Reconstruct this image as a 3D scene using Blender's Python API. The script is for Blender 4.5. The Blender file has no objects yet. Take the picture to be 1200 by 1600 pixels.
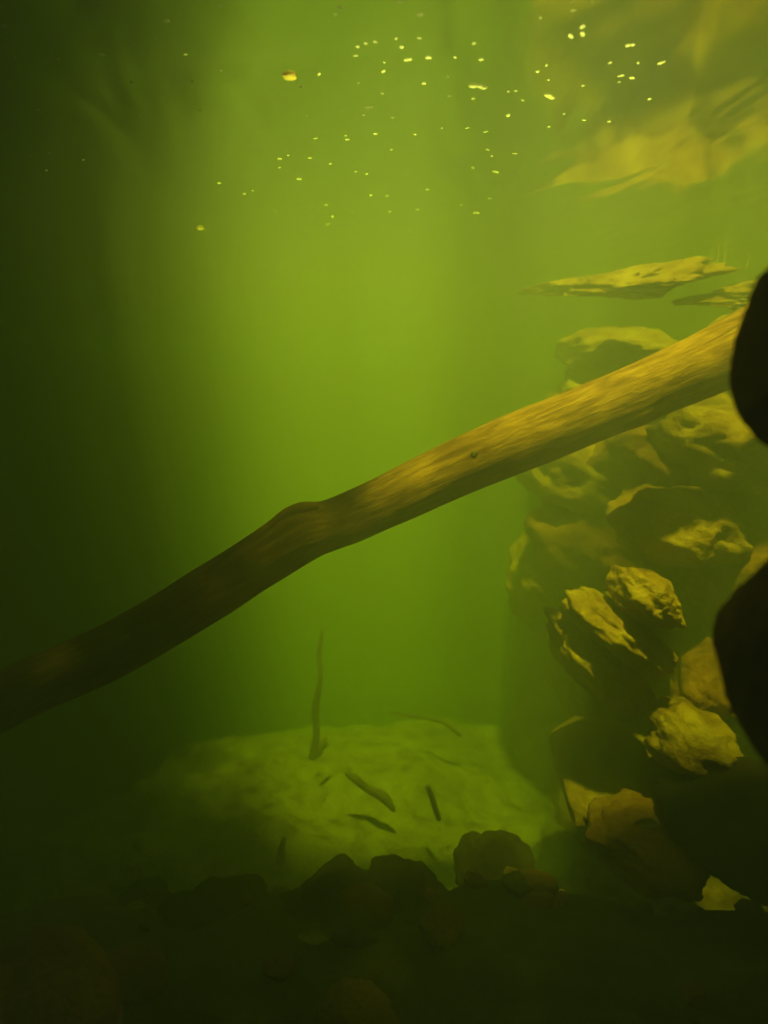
import bpy, bmesh, math, random
from mathutils import Vector, Matrix, noise, Euler
R = math.radians
sc = bpy.context.scene
COL = sc.collection

# ------------------------------------------------------------ camera
PITCH = 9.0
FPX = 1256.0                    # focal length in photo pixels (1200 x 1600)
cam_d = bpy.data.cameras.new("camera")
cam = bpy.data.objects.new("camera", cam_d); COL.objects.link(cam)
cam.location = (0, 0, 0); cam.rotation_euler = (R(90 - PITCH), 0, 0)
cam_d.sensor_fit = 'VERTICAL'; cam_d.sensor_height = 36.0
cam_d.lens = 36.0 * FPX / 1600.0
cam_d.clip_start = 0.02; cam_d.clip_end = 200
cam_d.dof.use_dof = True; cam_d.dof.focus_distance = 1.0; cam_d.dof.aperture_fstop = 3.8
sc.camera = cam

# ------------------------------------------------------------ sky and sun
SUN_EL, SUN_AZ = 70.0, 184.0      # in-water elevation; azimuth from +Y clockwise (the sun stands behind the camera)
world = bpy.data.worlds.new("World"); sc.world = world; world.use_nodes = True
wn = world.node_tree; wn.nodes.clear()
wo = wn.nodes.new('ShaderNodeOutputWorld'); wb = wn.nodes.new('ShaderNodeBackground'); ws = wn.nodes.new('ShaderNodeTexSky')
ws.sky_type = 'NISHITA'; ws.sun_disc = False; ws.sun_elevation = R(SUN_EL); ws.sun_rotation = R(SUN_AZ)
wb.inputs['Strength'].default_value = 0.055
wn.links.new(ws.outputs[0], wb.inputs[0]); wn.links.new(wb.outputs[0], wo.inputs[0])
sd = bpy.data.lights.new("sun", 'SUN'); sd.energy = 5.0; sd.angle = R(3.0); sd.color = (1.0, 0.86, 0.70)
sun = bpy.data.objects.new("sun", sd); COL.objects.link(sun)
SUNV = Vector((math.sin(R(SUN_AZ)) * math.cos(R(SUN_EL)), math.cos(R(SUN_AZ)) * math.cos(R(SUN_EL)), math.sin(R(SUN_EL))))
sun.rotation_euler = SUNV.to_track_quat('Z', 'Y').to_euler(); sun.location = (0, -3, 6)
sc.view_settings.view_transform = 'Standard'; sc.view_settings.look = 'None'
sc.view_settings.exposure = 1.83; sc.view_settings.gamma = 1.0
cy = sc.cycles
cy.max_bounces = 8; cy.diffuse_bounces = 2; cy.glossy_bounces = 2; cy.volume_bounces = 1; cy.transmission_bounces = 2
cy.transparent_max_bounces = 16; cy.use_denoising = True; cy.sample_clamp_indirect = 4.0
cy.caustics_reflective = False; cy.caustics_refractive = False

# ------------------------------------------------------------ helpers
CP, SP = math.cos(R(PITCH)), math.sin(R(PITCH))
H = 0.30                        # the water surface above the camera
def P(px, py, Y):
    a = (px - 600) / FPX; b = (800 - py) / FPX
    v = Vector((a, CP + b * SP, -SP + b * CP))
    return v * (Y / v.y)
def PZ(px, py, z):
    a = (px - 600) / FPX; b = (800 - py) / FPX
    v = Vector((a, CP + b * SP, -SP + b * CP))
    return v * (z / v.z)
def tag(o, label=None, cat=None, group=None, kind=None):
    if label: o["label"] = label
    if cat: o["category"] = cat
    if group: o["group"] = group
    if kind: o["kind"] = kind
    return o
def link_mesh(name, bm, m, parent=None, smooth=True):
    me = bpy.data.meshes.new(name); bm.to_mesh(me); bm.free()
    if smooth:
        for p in me.polygons: p.use_smooth = True
    me.materials.append(m)
    o = bpy.data.objects.new(name, me); COL.objects.link(o)
    if parent: o.parent = parent
    return o

# ------------------------------------------------------------ materials
def base_mat(name, rough=0.85):
    m = bpy.data.materials.new(name); m.use_nodes = True
    nt = m.node_tree; b = nt.nodes['Principled BSDF']; b.inputs['Roughness'].default_value = rough
    b.inputs['Specular IOR Level'].default_value = 0.15
    return m, nt, b
def ramp(nt, fac, stops):
    r = nt.nodes.new('ShaderNodeValToRGB'); e = r.color_ramp.elements
    e[0].position, e[0].color = stops[0][0], (*stops[0][1], 1)
    e[1].position, e[1].color = stops[-1][0], (*stops[-1][1], 1)
    for p, c in stops[1:-1]:
        n = e.new(p); n.color = (*c, 1)
    nt.links.new(fac, r.inputs[0]); return r
def noise_n(nt, vec, scale, detail=6, rough=0.6, dist=0.0):
    n = nt.nodes.new('ShaderNodeTexNoise'); n.inputs['Scale'].default_value = scale
    n.inputs['Detail'].default_value = detail; n.inputs['Roughness'].default_value = rough
    n.inputs['Distortion'].default_value = dist
    if vec: nt.links.new(vec, n.inputs['Vector'])
    return n
def rock_mat(name, dark, mid, light, speck=0.5, bump=0.5, scale=9.0):
    m, nt, b = base_mat(name, 0.9)
    g = nt.nodes.new('ShaderNodeNewGeometry')
    big = noise_n(nt, g.outputs['Position'], scale, 8, 0.65, 0.4)
    fine = noise_n(nt, g.outputs['Position'], scale * 12, 4, 0.7)
    cr = ramp(nt, big.outputs['Fac'], [(0.32, dark), (0.5, mid), (0.68, light)])
    fr = ramp(nt, fine.outputs['Fac'], [(0.35, (1 - speck,) * 3), (0.62, (1, 1, 1))])
    mx = nt.nodes.new('ShaderNodeMix'); mx.data_type = 'RGBA'; mx.blend_type = 'MULTIPLY'; mx.inputs[0].default_value = 1
    nt.links.new(cr.outputs[0], mx.inputs[6]); nt.links.new(fr.outputs[0], mx.inputs[7])
    nt.links.new(mx.outputs[2], b.inputs['Base Color'])
    ad = nt.nodes.new('ShaderNodeMath'); ad.operation = 'MULTIPLY_ADD'; ad.inputs[1].default_value = 0.35
    nt.links.new(fine.outputs['Fac'], ad.inputs[0]); nt.links.new(big.outputs['Fac'], ad.inputs[2])
    bp = nt.nodes.new('ShaderNodeBump'); bp.inputs['Strength'].default_value = bump; bp.inputs['Distance'].default_value = 0.02
    nt.links.new(ad.outputs[0], bp.inputs['Height']); nt.links.new(bp.outputs[0], b.inputs['Normal'])
    return m
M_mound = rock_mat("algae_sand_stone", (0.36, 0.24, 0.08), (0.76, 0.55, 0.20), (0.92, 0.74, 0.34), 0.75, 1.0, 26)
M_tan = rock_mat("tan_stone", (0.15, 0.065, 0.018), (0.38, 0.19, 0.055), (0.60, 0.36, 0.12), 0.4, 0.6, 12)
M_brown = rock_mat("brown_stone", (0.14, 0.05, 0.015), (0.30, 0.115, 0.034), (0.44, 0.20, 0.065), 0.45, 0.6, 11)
M_wall = rock_mat('bank_stone', (0.11, 0.045, 0.012), (0.38, 0.18, 0.045), (0.66, 0.38, 0.12), 0.5, 0.9, 7)
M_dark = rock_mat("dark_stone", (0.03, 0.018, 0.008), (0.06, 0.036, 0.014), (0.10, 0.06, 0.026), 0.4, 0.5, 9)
M_bed = rock_mat("silt_and_gravel", (0.09, 0.07, 0.03), (0.17, 0.13, 0.055), (0.30, 0.23, 0.10), 0.6, 1.0, 22)

def wood_mat(name, dark, mid, light):
    m, nt, b = base_mat(name, 0.8)
    uv = nt.nodes.new('ShaderNodeUVMap'); uv.uv_map = "UVMap"
    mp = nt.nodes.new('ShaderNodeMapping'); mp.inputs['Scale'].default_value = (9.0, 60.0, 1)
    nt.links.new(uv.outputs[0], mp.inputs[0])
    a = noise_n(nt, mp.outputs[0], 2.2, 9, 0.72, 0.35)
    g = nt.nodes.new('ShaderNodeNewGeometry')
    c = noise_n(nt, g.outputs['Position'], 14, 5, 0.6)
    ad = nt.nodes.new('ShaderNodeMath'); ad.operation = 'MULTIPLY_ADD'; ad.inputs[1].default_value = 0.45
    nt.links.new(c.outputs['Fac'], ad.inputs[0]); nt.links.new(a.outputs['Fac'], ad.inputs[2])
    cr = ramp(nt, ad.outputs[0], [(0.52, dark), (0.70, mid), (0.90, light)])
    nt.links.new(cr.outputs[0], b.inputs['Base Color'])
    bp = nt.nodes.new('ShaderNodeBump'); bp.inputs['Strength'].default_value = 0.7; bp.inputs['Distance'].default_value = 0.006
    nt.links.new(a.outputs['Fac'], bp.inputs['Height']); nt.links.new(bp.outputs[0], b.inputs['Normal'])
    return m
M_wood = wood_mat("waterlogged_wood", (0.12, 0.05, 0.016), (0.30, 0.135, 0.042), (0.58, 0.29, 0.10))
M_twig = wood_mat("sunken_twig_wood", (0.09, 0.06, 0.022), (0.17, 0.115, 0.045), (0.28, 0.19, 0.08))
M_leafd = rock_mat("rotting_leaf", (0.05, 0.04, 0.015), (0.10, 0.075, 0.03), (0.2, 0.15, 0.06), 0.3, 0.3, 40)
M_leafp = rock_mat("pale_sunken_leaf", (0.22, 0.19, 0.07), (0.42, 0.36, 0.15), (0.6, 0.54, 0.26), 0.3, 0.3, 40)
M_foam, _, _b = base_mat("foam_bubble_film", 0.4); _b.inputs['Base Color'].default_value = (0.9, 0.88, 0.78, 1)
def translucent(m, col, k):
    nt = m.node_tree; b = nt.nodes['Principled BSDF']; out = nt.nodes['Material Output']
    t = nt.nodes.new('ShaderNodeBsdfTranslucent'); t.inputs[0].default_value = (*col, 1)
    x = nt.nodes.new('ShaderNodeMixShader'); x.inputs[0].default_value = k
    nt.links.new(b.outputs[0], x.inputs[1]); nt.links.new(t.outputs[0], x.inputs[2]); nt.links.new(x.outputs[0], out.inputs['Surface'])
translucent(M_foam, (0.98, 0.97, 0.9), 0.75)
M_seed, _, _b = base_mat("yellow_seed", 0.6); _b.inputs['Base Color'].default_value = (0.85, 0.48, 0.06, 1)
translucent(M_seed, (0.98, 0.78, 0.25), 0.8)
M_algae, _, _b = base_mat("filament_algae", 0.7); _b.inputs['Base Color'].default_value = (0.35, 0.30, 0.10, 1)
M_leaf, _, _b = base_mat("occluder_leaf", 0.6); _b.inputs['Base Color'].default_value = (0.06, 0.10, 0.03, 1)  # leaves of the unseen cover added to block the sun
M_bark = rock_mat("occluder_bark", (0.05, 0.04, 0.03), (0.10, 0.08, 0.055), (0.17, 0.14, 0.1), 0.4, 0.8, 9)  # stem and branches of the added cover, out of view

# ------------------------------------------------------------ the setting: water
def water_volume():
    # scattering and absorption per metre (R, G, B) of the tannin-stained green water
    S = (0.46, 0.50, 0.70); A = (0.56, 0.27, 2.30); D = 3.2
    m = bpy.data.materials.new("green_water_body"); m.use_nodes = True; nt = m.node_tree; nt.nodes.clear()
    out = nt.nodes.new('ShaderNodeOutputMaterial'); v = nt.nodes.new('ShaderNodeVolumePrincipled')
    c = [s / D for s in S]; a = [max(0.0, 1 - x / (D - s)) ** 2 for x, s in zip(A, S)]
    v.inputs['Color'].default_value = (*c, 1); v.inputs['Absorption Color'].default_value = (*a, 1)
    v.inputs['Density'].default_value = D; v.inputs['Anisotropy'].default_value = 0.0
    nt.links.new(v.outputs[0], out.inputs['Volume'])
    bm = bmesh.new(); bmesh.ops.create_cube(bm, size=1)
    x0, x1, y0, y1, z0, z1 = -4.6, 4.6, -3.6, 6.6, -2.9, H + 0.02
    for q in bm.verts:
        q.co = Vector((x0 if q.co.x < 0 else x1, y0 if q.co.y < 0 else y1, z0 if q.co.z < 0 else z1))
    o = link_mesh("haze", bm, m, smooth=False); tag(o, kind="stuff"); o["label"] = "murky green water filling the pool"
water_volume()

def water_surface():
    m = bpy.data.materials.new("water_surface"); m.use_nodes = True; nt = m.node_tree; nt.nodes.clear()
    out = nt.nodes.new('ShaderNodeOutputMaterial'); mix = nt.nodes.new('ShaderNodeMixShader')
    tr = nt.nodes.new('ShaderNodeBsdfTransparent'); gl = nt.nodes.new('ShaderNodeBsdfGlossy'); fr = nt.nodes.new('ShaderNodeFresnel')
    fr.inputs['IOR'].default_value = 1.33; gl.inputs['Roughness'].default_value = 0.11
    g = nt.nodes.new('ShaderNodeNewGeometry')
    mp = nt.nodes.new('ShaderNodeMapping'); mp.inputs['Rotation'].default_value = (0, 0, R(38)); mp.inputs['Scale'].default_value = (1.6, 0.55, 1)
    nt.links.new(g.outputs['Position'], mp.inputs[0])
    n = noise_n(nt, mp.outputs[0], 4.5, 2.0, 0.45, 0.4)
    bp = nt.nodes.new('ShaderNodeBump'); bp.inputs['Strength'].default_value = 1.0; bp.inputs['Distance'].default_value = 0.016
    nt.links.new(n.outputs['Fac'], bp.inputs['Height']); nt.links.new(bp.outputs[0], gl.inputs['Normal'])
    nt.links.new(fr.outputs[0], mix.inputs[0]); nt.links.new(tr.outputs[0], mix.inputs[1]); nt.links.new(gl.outputs[0], mix.inputs[2])
    nt.links.new(mix.outputs[0], out.inputs['Surface'])
    bm = bmesh.new(); bmesh.ops.create_grid(bm, x_segments=1, y_segments=1, size=1)
    for q in bm.verts: q.co = Vector((q.co.x * 4.55, 1.5 + q.co.y * 5.05, H))
    o = link_mesh("water_surface", bm, m, smooth=False); tag(o, kind="structure")
water_surface()

# ------------------------------------------------------------ the setting: stream bed and banks
def bed_z(x, y):
    z = -1.12 + 0.05 * noise.noise(Vector((x * 1.3, y * 1.3, 0.2))) + 0.025 * noise.noise(Vector((x * 5, y * 5, 1)))
    z += 0.012 * noise.noise(Vector((x * 17, y * 17, 3)))
    # ground rises towards the viewer
    t = max(0, min(1, (1.36 - y) / 0.36)); t = t * t * (3 - 2 * t)
    z += t * (0.40 + 0.05 * noise.noise(Vector((x * 4.2, y * 4.2, 5))) + 0.02 * noise.noise(Vector((x * 11, y * 11, 6)))) + 0.14 * max(0, min(1, (1.0 - y) / 0.6))
    # right bank
    e = x - (0.62 + 0.12 * math.sin(y * 2.1) + 0.1 * max(0, 1.6 - y))
    if y > 2.4: e -= 0.3 * (y - 2.4)
    if e > 0: z += min(1.42, e * 2.6)
    # left and far banks
    e = -x - 1.9 - 0.2 * math.sin(y)
    if e > 0: z += min(1.45, e * 1.0)
    e = y - 4.3
    if e > 0: z += min(1.45, e * 0.9)
    e = -1.4 - y
    if e > 0: z += min(1.45, e * 1.0)
    return min(z, H - 0.02)
bm = bmesh.new(); NX, NY = 220, 250
grid = []
for j in range(NY + 1):
    row = []
    for i in range(NX + 1):
        x = -4.5 + 9.0 * i / NX; y = -3.5 + 10.0 * j / NY
        row.append(bm.verts.new((x, y, bed_z(x, y))))
    grid.append(row)
for j in range(NY):
    for i in range(NX):
        bm.faces.new((grid[j][i], grid[j][i + 1], grid[j + 1][i + 1], grid[j + 1][i]))
tag(link_mesh("stream_bed", bm, M_bed), kind="structure")
# dry ground round the pool, outside the water
bm = bmesh.new()
for x0, x1, y0, y1 in ((-30, -4.7, -30, 30), (4.7, 30, -30, 30), (-4.7, 4.7, -30, -3.7), (-4.7, 4.7, 6.7, 30)):
    bm.faces.new([bm.verts.new((x, y, H + 0.03)) for x, y in ((x0, y0), (x1, y0), (x1, y1), (x0, y1))])
tag(link_mesh("ground", bm, M_bed, smooth=False), kind="structure")

# ------------------------------------------------------------ rocks
def rock_bm(size, seed, cuts=7, amp=0.16, sub=5, freq=1.6, cutd=(0.62, 0.9), taper=0.0):
    rnd = random.Random(seed); bm = bmesh.new()
    bmesh.ops.create_icosphere(bm, subdivisions=sub, radius=1)
    planes = []
    for _ in range(cuts):
        n = Vector((rnd.gauss(0, 1), rnd.gauss(0, 1), rnd.gauss(0, 1))).normalized()
        planes.append((n, rnd.uniform(*cutd)))
    off = Vector((rnd.uniform(-50, 50), rnd.uniform(-50, 50), rnd.uniform(-50, 50)))
    for v in bm.verts:
        p = v.co.copy()
        for n, d in planes:
            t = p.dot(n)
            if t > d: p -= n * (t - d) * 0.88
        f = 1 + amp * noise.fractal(p * freq + off, 1.0, 2.0, 4) + amp * 0.25 * noise.noise(p * 9 + off) + amp * 0.1 * noise.noise(p * 24 + off)
        p *= f
        if taper: k = 1 - taper * max(0, min(1, (0.75 - p.x) / 1.6)); p.y *= k; p.z *= 0.4 + 0.6 * k
        v.co = Vector((p.x * size[0], p.y * size[1], p.z * size[2]))
    return bm
def rock(name, label, loc, size, seed, mat, rot=(0, 0, 0), cat="rock", group=None, **kw):
    o = link_mesh(name, rock_bm(size, seed, **kw), mat)
    o.location = loc; o.rotation_euler = [R(a) for a in rot]
    return tag(o, label, cat, group)
def rockpx(name, label, px, py, Y, wpx, hpx, depth, seed, mat, rot=(0, 0, 0), **kw):
    c = P(px, py, Y); s = c.length / 1256.0
    return rock(name, label, c, (wpx * s * Y / c.length, depth, hpx * s * Y / c.length), seed, mat, rot, **kw)

# the sunlit mound
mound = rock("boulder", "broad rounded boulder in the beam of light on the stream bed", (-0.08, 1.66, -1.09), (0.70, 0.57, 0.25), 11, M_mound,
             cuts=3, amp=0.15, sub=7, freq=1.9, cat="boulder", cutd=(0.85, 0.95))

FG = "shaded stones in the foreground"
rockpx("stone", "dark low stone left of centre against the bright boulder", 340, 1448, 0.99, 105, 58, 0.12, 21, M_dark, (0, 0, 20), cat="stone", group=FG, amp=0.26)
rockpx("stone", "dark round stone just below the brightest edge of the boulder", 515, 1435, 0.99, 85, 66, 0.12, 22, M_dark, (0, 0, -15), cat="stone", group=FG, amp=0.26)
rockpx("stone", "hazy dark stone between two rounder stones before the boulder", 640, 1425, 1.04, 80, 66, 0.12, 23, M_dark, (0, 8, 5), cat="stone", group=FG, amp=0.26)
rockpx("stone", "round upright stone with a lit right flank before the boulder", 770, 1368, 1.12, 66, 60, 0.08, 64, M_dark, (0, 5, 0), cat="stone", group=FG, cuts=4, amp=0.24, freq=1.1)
rockpx("stone", "reddish brown stone in the bottom left corner", 70, 1580, 0.62, 130, 100, 0.09, 25, M_brown, (0, 0, 30), cat="stone", group=FG, cuts=3, amp=0.1)
rockpx("stone", "dim brown stone whose peak carries the pale leaf", 430, 1530, 0.95, 130, 62, 0.12, 26, M_brown, (0, 12, 8), cat="stone", group=FG, amp=0.26)
rockpx("stone", "dim stone low on the right of the pale leaf", 620, 1545, 0.92, 105, 62, 0.11, 27, M_brown, (0, -6, 8), cat="stone", group=FG, amp=0.26)
rockpx("stone", "dim stone at the bottom edge right of centre", 800, 1570, 0.86, 95, 65, 0.1, 28, M_brown, (0, 5, 30), cat="stone", group=FG, amp=0.26)
rockpx("stone", "small dull stone at the bottom edge under the leaf stone", 560, 1600, 0.75, 70, 30, 0.06, 29, M_brown, (0, 0, 10), cat="stone", group=FG, amp=0.26)
rockpx("stone", "dim flat stone behind the stones of the bottom edge on the right", 930, 1500, 1.0, 120, 40, 0.12, 30, M_brown, (0, 0, 10), cat="stone", group=FG, amp=0.26)
rockpx("stone", "dark stone filling the bottom right corner", 1120, 1590, 0.85, 120, 70, 0.12, 31, M_brown, (0, 0, 40), cat="stone", group=FG, amp=0.26)
rockpx("stone", "dark stone on the left behind the corner stone", 190, 1510, 1.0, 120, 50, 0.12, 32, M_brown, (0, 0, 40), cat="stone", group=FG, amp=0.26)

# the right bank, top to bottom
BK = "rocks of the right bank"
ZB = 1.72
rock("rock_ledge", "tan pointed ledge just under the water surface right of centre", (0.425, 1.60, 0.19), (0.20, 0.12, 0.030), 41, M_tan, (20, 1, -44), cat="rock ledge", group=BK, cuts=7, amp=0.34, sub=6, taper=0.85)
rock("rock_ledge", "tan ledge under the water surface at the right edge above the log", (0.69, 1.43, 0.160), (0.17, 0.12, 0.034), 42, M_tan, (20, 0, -44), cat="rock ledge", group=BK, cuts=7, amp=0.34, sub=6, taper=0.5)
def bank_rock(label, px, py, Y, w, h, d, seed, mat, tilt, **kw):
    kw.setdefault("cuts", 3); kw.setdefault("amp", 0.17); kw.setdefault("cutd", (0.7, 0.92))
    rockpx("rock", label, px, py, Y, w, h, d, seed, mat, (0, tilt, 0), group=BK, **kw)
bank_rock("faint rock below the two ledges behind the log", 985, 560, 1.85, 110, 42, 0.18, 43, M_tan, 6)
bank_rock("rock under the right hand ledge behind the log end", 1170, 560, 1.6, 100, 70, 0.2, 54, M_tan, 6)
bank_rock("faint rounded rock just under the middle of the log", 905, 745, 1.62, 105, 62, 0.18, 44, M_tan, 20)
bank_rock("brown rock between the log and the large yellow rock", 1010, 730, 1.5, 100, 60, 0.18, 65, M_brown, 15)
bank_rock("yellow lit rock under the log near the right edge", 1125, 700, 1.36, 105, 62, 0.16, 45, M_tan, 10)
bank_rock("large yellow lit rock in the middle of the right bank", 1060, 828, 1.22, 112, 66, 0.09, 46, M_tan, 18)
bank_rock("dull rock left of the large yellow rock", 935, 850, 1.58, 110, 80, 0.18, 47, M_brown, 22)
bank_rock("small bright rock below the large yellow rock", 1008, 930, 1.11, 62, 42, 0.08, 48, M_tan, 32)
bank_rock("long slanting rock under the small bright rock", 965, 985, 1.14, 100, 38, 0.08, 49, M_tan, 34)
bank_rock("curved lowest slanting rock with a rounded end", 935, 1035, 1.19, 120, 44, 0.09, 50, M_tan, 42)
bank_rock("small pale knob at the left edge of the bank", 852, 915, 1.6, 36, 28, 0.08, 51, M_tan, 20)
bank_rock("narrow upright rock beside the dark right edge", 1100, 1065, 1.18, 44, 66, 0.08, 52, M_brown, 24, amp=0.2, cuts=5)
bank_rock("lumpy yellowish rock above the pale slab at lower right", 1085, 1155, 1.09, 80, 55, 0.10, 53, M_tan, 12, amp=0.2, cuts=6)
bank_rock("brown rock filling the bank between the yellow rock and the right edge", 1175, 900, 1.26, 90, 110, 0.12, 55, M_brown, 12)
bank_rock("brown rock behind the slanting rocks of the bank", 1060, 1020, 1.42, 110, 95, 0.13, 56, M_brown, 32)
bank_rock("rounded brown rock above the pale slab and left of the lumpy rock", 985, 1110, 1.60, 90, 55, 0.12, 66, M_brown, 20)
def slab():
    pts = [P(897, 1296, 1.12), P(880, 1235, 1.17), P(862, 1160, 1.26), P(905, 1132, 1.28), P(965, 1140, 1.28), P(1010, 1150, 1.26), P(1048, 1195, 1.20), P(1062, 1238, 1.15), P(1000, 1262, 1.13), P(940, 1290, 1.11)]
    bm = bmesh.new(); fr = [bm.verts.new(p) for p in pts]; bk = [bm.verts.new(p + Vector((0.03, 0.16, -0.05))) for p in pts]
    bm.faces.new(fr); bm.faces.new(bk[::-1])
    for i in range(len(pts)): k = (i + 1) % len(pts); bm.faces.new((fr[i], bk[i], bk[k], fr[k]))
    bmesh.ops.triangulate(bm, faces=bm.faces[:])
    for _ in range(4): bmesh.ops.subdivide_edges(bm, edges=bm.edges[:], cuts=1, use_grid_fill=True)
    for _ in range(5): bmesh.ops.smooth_vert(bm, verts=bm.verts[:], factor=0.5, use_axis_x=True, use_axis_y=True, use_axis_z=True)
    for v in bm.verts: v.co += Vector((.3, -1, .4)) * (0.016 * noise.noise(v.co * 11) + 0.006 * noise.noise(v.co * 40) + 0.003 * noise.noise(v.co * 110))
    bmesh.ops.recalc_face_normals(bm, faces=bm.faces)
    tag(link_mesh("rock_slab", bm, M_tan), "pale flat sided slab leaning beside the dark gap at lower right", "rock slab", BK)
slab()
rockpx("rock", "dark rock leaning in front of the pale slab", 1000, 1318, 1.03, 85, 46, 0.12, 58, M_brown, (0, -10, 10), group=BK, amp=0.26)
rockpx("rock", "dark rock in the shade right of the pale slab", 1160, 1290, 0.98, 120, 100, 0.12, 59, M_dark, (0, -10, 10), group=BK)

def bank_wall():
    path = [(0.66, 2.9), (0.42, 2.2), (0.34, 1.80), (0.41, 1.60), (0.50, 1.43), (0.59, 1.26), (0.67, 1.08), (0.76, 0.8), (0.85, 0.3)]
    NU, NV = 260, 220; bm = bmesh.new(); front = []
    for j in range(NV + 1):
        v = j / NV; z = -1.2 + 1.27 * v; row = []
        for i in range(NU + 1):
            t = i / NU * (len(path) - 1.001); k = int(t); w = t - k; w = w * w * (3 - 2 * w)
            a, b = path[k], path[k + 1]; x = a[0] + (b[0] - a[0]) * (t - k); y = a[1] + (b[1] - a[1]) * (t - k)
            # beds of rock dipping to the lower right
            u_ = x * 1.0 - y * 0.5
            q = z + 0.75 * u_
            p1 = Vector((u_ * 2.2, q * 7.5, 3.1)); 
            r1 = noise.fractal(p1, 0.9, 2.0, 4)
            step = 0.5 + 0.5 * math.sin(q * 34 + 2.5 * noise.noise(Vector((u_ * 3, z * 3, 8))))
            d = 0.075 * r1 + 0.02 * step ** 0.6 + 0.07 * noise.noise(Vector((x * 6, y * 6, z * 6))) + 0.012 * noise.noise(Vector((x * 30, y * 30, z * 30)))
            d -= 0.22 * max(0, v - 0.86) / 0.14 + 0.10 * (1 - v) * 0
            x += 0.16 * noise.noise(Vector((z * 3.1, 4.4, 2))) + 0.03 * (1 - v)
            row.append(bm.verts.new((x - d * 0.75, y - d * 0.65, z)))
        front.append(row)
    for j in range(NV):
        for i in range(NU): bm.faces.new((front[j][i], front[j][i + 1], front[j + 1][i + 1], front[j + 1][i]))
    # top and back so that the wall is a solid mass
    back = [bm.verts.new((v.co.x + 0.7, v.co.y + 0.5, v.co.z)) for v in front[NV]]
    low = [bm.verts.new((v.co.x, v.co.y, -1.2)) for v in back]
    for i in range(NU):
        bm.faces.new((front[NV][i], front[NV][i + 1], back[i + 1], back[i])); bm.faces.new((back[i], back[i + 1], low[i + 1], low[i]))
    bmesh.ops.recalc_face_normals(bm, faces=bm.faces)
    tag(link_mesh("rock_wall", bm, M_wall), "stepped brown rock face of the right bank behind the loose rocks", "rock wall")
bank_wall()

# near dark rocks at the right edge of the view
rock("rock", "black out of focus rock hiding the right end of the log", P(1298, 560, 0.42), (0.048, 0.06, 0.060), 61, M_brown, (0, -6, 0), cuts=2, amp=0.06, group=BK)
rock("rock", "black out of focus rock low on the right edge", P(1316, 1045, 0.40), (0.056, 0.08, 0.068), 62, M_brown, (0, 4, 0), cuts=2, amp=0.08, group=BK)

# cobbles scattered over the bed
rnd = random.Random(5)
protos = [link_mesh("cobble", rock_bm((1, 0.85, 0.6), 200 + k, sub=4, cuts=6), [M_brown, M_bed, M_tan, M_brown][k]) for k in range(4)]
n = 0
for k in range(150):
    x = rnd.uniform(-0.75, 1.0); y = rnd.uniform(0.62, 1.75); 
    if k >= 90: x = rnd.uniform(-0.3, 0.6); y = rnd.uniform(0.95, 1.35)
    pr = protos[k % 4 if k < 110 else rnd.choice((0, 1, 2))]
    if n < 4: o = protos[n]
    else: o = pr.copy(); COL.objects.link(o)
    n += 1
    s = rnd.uniform(0.015, 0.045) if k < 70 else rnd.uniform(0.006, 0.02)
    o.scale = (s, s, s); o.location = (x, y, bed_z(x, y) + s * 0.25)
    o.rotation_euler = (rnd.uniform(-.3, .3), rnd.uniform(-.3, .3), rnd.uniform(0, 6.28))
    tag(o, "small rounded cobble lying on the stream bed between larger stones", "cobble", "cobbles on the stream bed")

# ------------------------------------------------------------ tubes: log, sticks
def catmull(pts, n):
    out = []
    q = [pts[0]] + list(pts) + [pts[-1]]
    for i in range(1, len(q) - 2):
        for k in range(n):
            t = k / n; a, b, c, d = q[i - 1], q[i], q[i + 1], q[i + 2]
            out.append([0.5 * ((2 * b[j]) + (-a[j] + c[j]) * t + (2 * a[j] - 5 * b[j] + 4 * c[j] - d[j]) * t * t + (-a[j] + 3 * b[j] - 3 * c[j] + d[j]) * t ** 3) for j in range(4)])
    out.append(list(pts[-1])); return out
def tube(pts, seg=24, steps=8, amp=0.0, seed=0, bulges=()):
    """pts: (x, y, z, radius); bulges: (index along samples, angle dir vector, height, width)"""
    s = catmull(pts, steps); bm = bmesh.new(); uvl = bm.loops.layers.uv.new("UVMap"); rings = []; L = 0; Ls = []
    for i, p in enumerate(s):
        c = Vector(p[:3]); a = Vector(s[max(0, i - 1)][:3]); b = Vector(s[min(len(s) - 1, i + 1)][:3])
        T = (b - a).normalized(); N = T.cross(Vector((0, 1, 0.01))).normalized(); B = T.cross(N)
        if i: L += (c - Vector(s[i - 1][:3])).length
        Ls.append(L); ring = []
        for k in range(seg):
            an = 2 * math.pi * k / seg; d = N * math.cos(an) + B * math.sin(an); r = p[3]
            r *= 1 + amp * noise.noise(Vector((L * 5, math.cos(an) * 1.2 + seed, math.sin(an) * 1.2))) + amp * 0.35 * noise.noise(Vector((L * 14, math.cos(an) * 5 + seed, math.sin(an) * 5)))
            for (bc, bh, bw) in bulges:
                q = c + d * p[3]; dd = (q - bc).length
                if dd < bw * 2.5: r += bh * math.exp(-(dd / bw) ** 2)
            ring.append(bm.verts.new(c + d * r))
        rings.append(ring)
    for i in range(len(rings) - 1):
        for k in range(seg):
            f = bm.faces.new((rings[i][k], rings[i][(k + 1) % seg], rings[i + 1][(k + 1) % seg], rings[i + 1][k]))
            for lp, (ii, kk) in zip(f.loops, ((i, k), (i, k + 1), (i + 1, k + 1), (i + 1, k))):
                lp[uvl].uv = (Ls[ii], kk / seg * 0.25)
    for ring in (rings[0], rings[-1]):
        try: bm.faces.new(ring)
        except ValueError: pass
    bmesh.ops.recalc_face_normals(bm, faces=bm.faces)
    return bm
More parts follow.
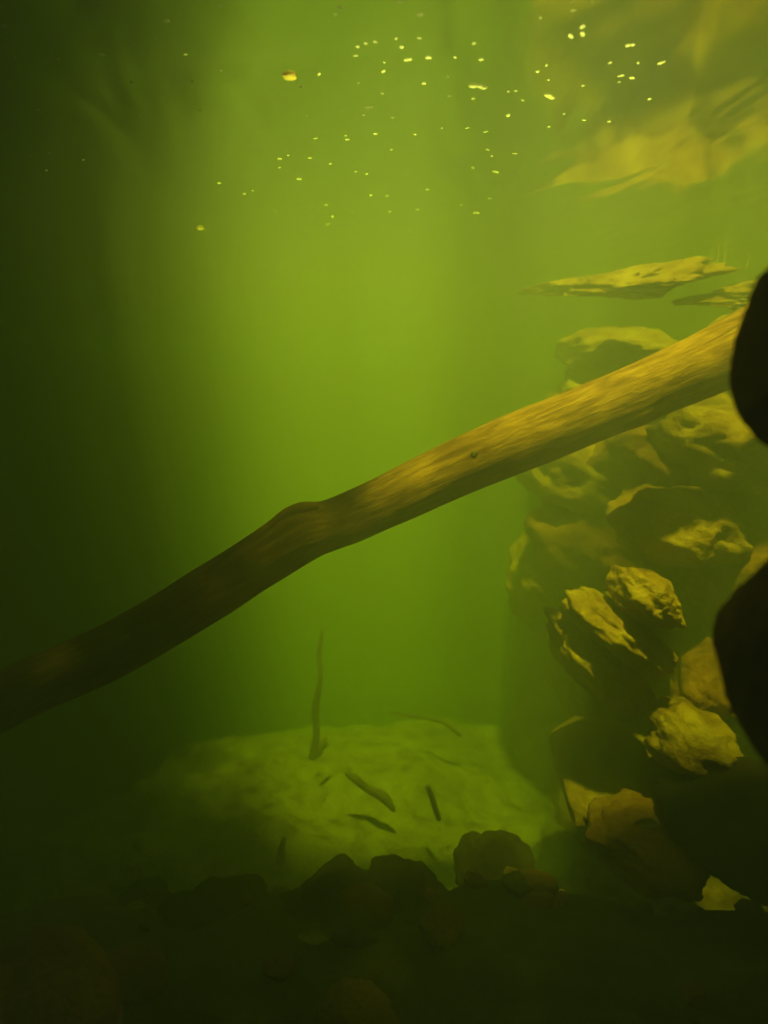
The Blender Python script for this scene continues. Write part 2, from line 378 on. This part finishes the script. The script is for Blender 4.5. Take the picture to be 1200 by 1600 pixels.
LOGPX = [(-420, 1300, 1.00, 46), (-200, 1170, 1.02, 46), (-60, 1125, 1.04, 45), (50, 1072, 1.05, 44), (150, 1030, 1.06, 45), (250, 974, 1.07, 44), (330, 925, 1.07, 44), (400, 880, 1.08, 42),
         (470, 836, 1.08, 43), (520, 818, 1.085, 39), (600, 785, 1.09, 41), (700, 740, 1.09, 44), (830, 684, 1.10, 47), (1000, 613, 1.10, 47), (1170, 536, 1.10, 53), (1300, 470, 1.11, 56), (1480, 385, 1.11, 60)]
pts = []
for px, py, Y, r in LOGPX:
    c = P(px, py, Y); v = (c.y * CP - c.z * SP)
    pts.append((c.x, c.y, c.z, r / FPX * v))
def onlog(px, py, Y): return P(px, py, Y)
bulges = [(P(448, 802, 1.05), 0.012, 0.030), (P(480, 790, 1.06), 0.007, 0.018), (P(835, 630, 1.08), 0.003, 0.012), (P(740, 700, 1.05), 0.004, 0.010), (P(1010, 660, 1.07), 0.004, 0.02), (P(560, 850, 1.05), 0.004, 0.03)]
log = link_mesh("log", tube(pts, 64, 18, 0.08, 3, bulges), M_wood)
tag(log, "long bare log slanting across the water from lower left to right edge", "log")
kn = link_mesh("knot", rock_bm((0.006, 0.003, 0.004), 77, sub=3), M_twig, log); kn.location = P(740, 709, 1.054)
kn = link_mesh("branch_stub", rock_bm((0.022, 0.012, 0.008), 78, sub=4), M_wood, log); kn.location = P(474, 797, 1.058); kn.rotation_euler = (0, R(-12), 0)

def stick(name, label, p, cat="stick", group=None, mat=M_twig, amp=0.15, seed=1):
    pts = []
    for px, py, Y, r in p:
        c = P(px, py, Y); pts.append((c.x, c.y, c.z, r / FPX * Y))
    return tag(link_mesh(name, tube(pts, 10, 6, amp, seed), mat), label, cat, group)
SG = "sticks stuck on the bright boulder"
s1 = stick("stick", "tall upright stick rising from the bright boulder into the green water", [(504, 985, 1.73, 3), (499, 1022, 1.73, 4), (501, 1060, 1.72, 4), (493, 1105, 1.73, 6), (494, 1145, 1.73, 6), (488, 1185, 1.73, 8)], group=SG)
stick("stick", "thick short stick lying slanted in the middle of the bright boulder", [(540, 1208, 1.47, 3), (556, 1218, 1.46, 7), (575, 1234, 1.46, 6), (600, 1246, 1.44, 9), (616, 1268, 1.43, 3)], group=SG)
stick("stick", "thin slanted stick right of the middle of the bright boulder", [(668, 1228, 1.36, 4), (676, 1250, 1.36, 5), (686, 1282, 1.35, 4)], group=SG)
stick("stick", "very short stub beside the foot of the tall stick", [(510, 1152, 1.59, 3), (503, 1165, 1.58, 5), (498, 1180, 1.57, 4)], group=SG)
stick("stick", "dark stub standing at the front edge of the bright boulder", [(444, 1308, 1.22, 3), (440, 1328, 1.21, 6), (437, 1350, 1.20, 8)], group=SG)
tw = stick("twig", "thin forked twig above the far rim of the boulder", [(610, 1112, 1.73, 2), (640, 1118, 1.73, 3), (690, 1128, 1.71, 3), (720, 1150, 1.70, 3)], cat="twig")
# leaves
def leaf(name, label, c, L, W, rot, mat, seed, group=None):
    bm = bmesh.new(); n = 12; rows = []
    rn = random.Random(seed)
    for i in range(n + 1):
        t = i / n; w = W * math.sin(math.pi * min(1, t * 0.96 + 0.04)) ** 0.8 * (1 + 0.12 * rn.uniform(-1, 1)); row = []
        for j in range(-3, 4):
            u = j / 3
            row.append(bm.verts.new(((t - .5) * L, u * w, 0.12 * L * math.sin(t * 3) + 0.35 * W * u * u + 0.03 * L * noise.noise(Vector((t * 4, u * 2, seed))))))
        rows.append(row)
    for i in range(n):
        for j in range(6): bm.faces.new((rows[i][j], rows[i][j + 1], rows[i + 1][j + 1], rows[i + 1][j]))
    bmesh.ops.remove_doubles(bm, verts=bm.verts, dist=1e-6)
    bmesh.ops.solidify(bm, geom=bm.faces[:], thickness=0.0008)
    o = link_mesh(name, bm, mat); o.location = c; o.rotation_euler = [R(a) for a in rot]
    return tag(o, label, "leaf", group)
leaf("leaf", "pale curled leaf on the peak of a dim foreground stone", P(490, 1462, .86), 0.045, 0.013, (38, 10, 8), M_leafp, 1)
leaf("leaf", "small pale leaf scrap low at the left beside the corner stone", P(245, 1548, .79), 0.02, 0.005, (30, 0, 20), M_leafp, 2)
leaf("leaf", "small yellow leaf resting under the pale slab at right", P(1012, 1290, 0.90), 0.03, 0.007, (30, 0, -8), M_leafp, 3)

# ------------------------------------------------------------ filament algae on the ledge under the surface
for k, (px, top, bot) in enumerate(((1108, 388, 420), (1118, 372, 420), (1128, 380, 420), (1165, 392, 420), (915, 455, 430), (920, 462, 434))):
    c0 = P(px, bot, ZB - .12 - .02 * (k % 3)); c1 = P(px + 4, top, ZB - .12 - .02 * (k % 3))
    m_ = (c0 + c1) / 2 + Vector((0.004, 0, 0))
    tag(link_mesh("algae_strand", tube([(*c0, .0022), (*m_, .0018), (*c1, .0008)], 6, 4, .1, k), M_algae),
        "thin pale algae strand on the ledge under the surface", "algae strand", "algae strands on the ledges")

# ------------------------------------------------------------ floating foam specks and seeds
SPECKS = [(345,10,4),(260,32,5),(207,68,5),(160,85,4),(92,92,3),(132,156,4),(205,128,3),(300,128,4),(312,172,3),(530,12,5),(524,22,3),(626,3,4),(656,22,6),(470,135,4),
 (497,116,4),(572,68,4),(586,66,3),(560,73,4),(556,87,3),(619,60,4),(600,98,3),(627,74,5),(638,94,6),(669,90,7),(655,60,3),(663,130,6),(600,112,4),(577,168,6),(568,180,4),(587,209,5),
 (614,184,4),(612,234,3),(598,146,3),(710,90,3),(741,68,4),(751,93,5),(740,154,4),(796,180,6),(795,143,3),(806,142,4),(816,157,4),(840,112,4),(855,102,3),(857,125,3),(890,57,6),(908,42,6),
 (912,53,6),(896,16,4),(925,3,3),(845,28,3),(985,70,7),(969,118,5),(987,122,5),(968,128,3),(1035,98,5),(952,98,4),(998,98,3),(911,134,4),(952,190,4),(1015,155,4),(912,188,3),(858,198,3),
 (882,178,3),(762,234,3),(760,206,3),(776,268,6),(740,262,4),(768,244,3),(804,240,3),(766,310,4),(744,333,4),(437,248,4),(450,243,3),(484,247,4),(493,216,3),(467,280,5),(437,262,3),(543,218,4),
 (516,256,3),(540,212,3),(556,268,3),(574,272,3),(580,305,4),(605,306,3),(610,331,3),(668,296,3),(652,327,3),(509,320,4),(520,338,4),(512,350,4),(343,286,4),(383,303,5),(395,298,3),(372,380,3),
 (415,417,3),(440,415,3),(459,403,3),(322,434,3),(300,345,2),(72,266,4),(48,244,3),(78,240,3),(24,90,3),(8,40,3),(60,172,3),(220,180,2),(245,60,2),(290,85,3),(345,110,3),(130,250,3),
 (1130,8,4),(895,4,3),(700,120,2),(690,200,2),(648,210,3),(702,150,2),(560,130,2),(528,170,2),(730,200,3),(720,320,3),(640,360,2),(600,400,2),(690,360,2),(550,330,2),(480,360,2),(430,330,2),(480,180,2)]
rnd = random.Random(9)
foam_me = []
def open_top(bm, z=0.0):
    "foam is a thin skin: keep the part hanging below the surface"
    bmesh.ops.delete(bm, geom=[v for v in bm.verts if v.co.z > z + 1e-6], context='VERTS')
for k in range(6):
    bm = bmesh.new()
    for q in range(rnd.randint(2, 4)):
        r = bmesh.ops.create_icosphere(bm, subdivisions=2, radius=1)['verts']
        s = rnd.uniform(0.45, 0.85); o_ = Vector((rnd.uniform(-.6, .6), rnd.uniform(-.6, .6), 0))
        for v in r: v.co = Vector((v.co.x * s * rnd.uniform(.97, 1.03), v.co.y * s, v.co.z * s * 0.5)) + o_
    open_top(bm)
    me = bpy.data.meshes.new("foam_speck"); bm.to_mesh(me); bm.free(); me.materials.append(M_foam)
    for p in me.polygons: p.use_smooth = True
    foam_me.append(me)
for px, py, d in SPECKS:
    c = PZ(px, py, H); v = c.y * CP - c.z * SP
    o = bpy.data.objects.new("foam_speck", foam_me[rnd.randrange(6)]); COL.objects.link(o)
    s = d * 0.70 / FPX * v; o.scale = (s, s * rnd.uniform(1, 1.8), s * 1.0); o.rotation_euler.z = rnd.uniform(0, 6.28)
    o.location = c
    tag(o, "tiny white foam speck floating at the water surface", "foam speck", "foam specks floating on the surface")
def blob(name, label, cat, px, py, rpx, mat, sq=(1, 1.2, .8), seed=1, rz=0):
    c = PZ(px, py, H); v = c.y * CP - c.z * SP; s = rpx / FPX * v
    bb = rock_bm((s * sq[0], s * sq[1], s * sq[2]), seed, sub=4, cuts=2, amp=.15); open_top(bb)
    o = link_mesh(name, bb, mat)
    o.location = c; o.rotation_euler.z = rz
    return tag(o, label, cat)
blob("seed", "large round yellow seed floating near the top", "seed", 453, 118, 12, M_seed, (1, 1, .5), 3)
blob("seed", "smaller yellow seed floating lower left of the large one", "seed", 313, 356, 6, M_seed, (1, 1, .5), 4)
def cluster(label, px, py, parts):
    c = PZ(px, py, H); v = c.y * CP - c.z * SP; u = v / FPX; bm = bmesh.new()
    for dx, dy, r in parts:
        w = bmesh.ops.create_icosphere(bm, subdivisions=3, radius=r * u)['verts']
        for q in w: q.co = Vector((q.co.x * 1.2 + dx * u, q.co.y - dy * u * 1.6, q.co.z * .5 ))
    open_top(bm)
    o = link_mesh("foam_clump", bm, M_foam); o.location = c
    tag(o, label, "foam clump")
cluster("largest white foam clump of three bubbles right of centre at the surface", 746, 135, [(-7, 2, 6), (2, 1, 5), (10, -3, 5)])
cluster("elongated white foam clump beside the dim streak at upper right", 858, 150, [(-3, 3, 5), (1, -1, 4.5), (6, -5, 4)])

# ------------------------------------------------------------ unseen leaf cover added to shade the pool and shape the beam
def lit(x, y):
    """share of open sky over the surface point (x, y): gap left in the added leaves to place the sunlight"""
    k = max(0, min(1, (y - 1.03) / 0.25))
    x0 = -0.28 - 0.44 * k
    l = (x - x0) / (0.12 + 0.38 * k)
    if y < 0.96: l = (x + 0.09) / 0.32
    if y < 0.88: l = (x + 0.21) / 0.12
    r = (1.15 - x) / 0.5
    f = (y - 0.69) / 0.07
    b = (3.1 - y) / 0.6
    g = max(0, min(1, l, r, f, b))
    if x > -0.02 and y > 1.05 and not (0.30 < x < 0.85 and 1.3 < y < 1.85):          # broken light over the right bank
        o_ = max(0.1, min(1, 0.45 + 2.2 * noise.noise(Vector((x * 5.5, y * 4.5, 7)))))
        for bx, by, br in ((0.50, 1.14, 0.085), (0.60, 1.28, 0.07), (0.45, 1.12, 0.05), (0.38, 1.16, 0.06), (0.42, 1.35, 0.05)):
            o_ = max(o_, 1.1 - (math.hypot(x - bx, y - by) / br) ** 2 * 0.5)
        w = max(0, min(1, (x - 0.04) / 0.36)); w = w * w * (3 - 2 * w)
        g *= 1 - w * (1 - min(1, o_))
    if -1.0 < x < 1.2 and -0.2 < y < 1.6: g = max(g, 0.015)
    if x < -0.2 and y < 1.0: g = 0.1 if (y < 0.75 and x > -0.33) else 0.0
    if y < 0.5 and -1.2 < x < 0.8 and y > 0.05: g = 0.02
    elif y < 0.63 and -1.2 < x < 0.8 and y > 0.05: g = 0.012
    return g
def shade_occluder():
    root = bpy.data.objects.new("occluder", None); COL.objects.link(root); root.location = (-5.6, 0.6, H + 0.03)
    tag(root, "unseen leafy occluder added over the pool to shape the sunlight", "occluder")
    base = Vector(root.location)
    rn = random.Random(3); bm = bmesh.new()
    def add_leaf(c, s):
        a = Euler((rn.gauss(0, .45), rn.gauss(0, .45), rn.uniform(0, 6.28))).to_matrix()
        w = s * rn.uniform(.35, .5)
        q = [bm.verts.new(c - base + a @ Vector(p)) for p in ((-s, 0, 0), (-.3 * s, -w, .05 * s), (.4 * s, -w * .8, .05 * s), (s, 0, 0), (.4 * s, w * .8, .05 * s), (-.3 * s, w, .05 * s))]
        bm.faces.new(q)
    cnt = 0
    while cnt < 130000:
        x = rn.uniform(-4.4, 3.4); y = rn.uniform(-3.2, 5.5)
        near = -1.6 < x < 1.6 and -0.6 < y < 3.8
        if not near and rn.random() < 0.45: continue
        if rn.random() > min(1, -math.log(max(lit(x, y), 0.002)) / 5.3): continue
        t = rn.uniform(0.6, 2.4)
        add_leaf(Vector((x, y, H)) + SUNV * (t / SUNV.z), rn.uniform(.036, .062)); cnt += 1
    link_mesh("occluder_leaves", bm, M_leaf, root, smooth=False)
    T = [(0, 0, 0, .22), (.15, 0, .7, .17), (.9, .1, 1.6, .12), (2.4, .1, 2.0, .08), (4.0, -.3, 1.9, .05), (5.2, -.9, 1.7, .03)]
    link_mesh("occluder_trunk", tube(T, 16, 6, .1, 4), M_bark, root)
    for ang in ((1.2, 2.0), (-1.0, -1.6), (3.2, 2.6)):
        L = [(1.2, .1, 1.8, .06), (1.2 + ang[0] * .6, ang[1] * .5, 2.0, .045), (1.6 + ang[0], ang[1], 1.95, .02)]
        link_mesh("occluder_limb", tube(L, 10, 6, .1, 5), M_bark, root)
shade_occluder()
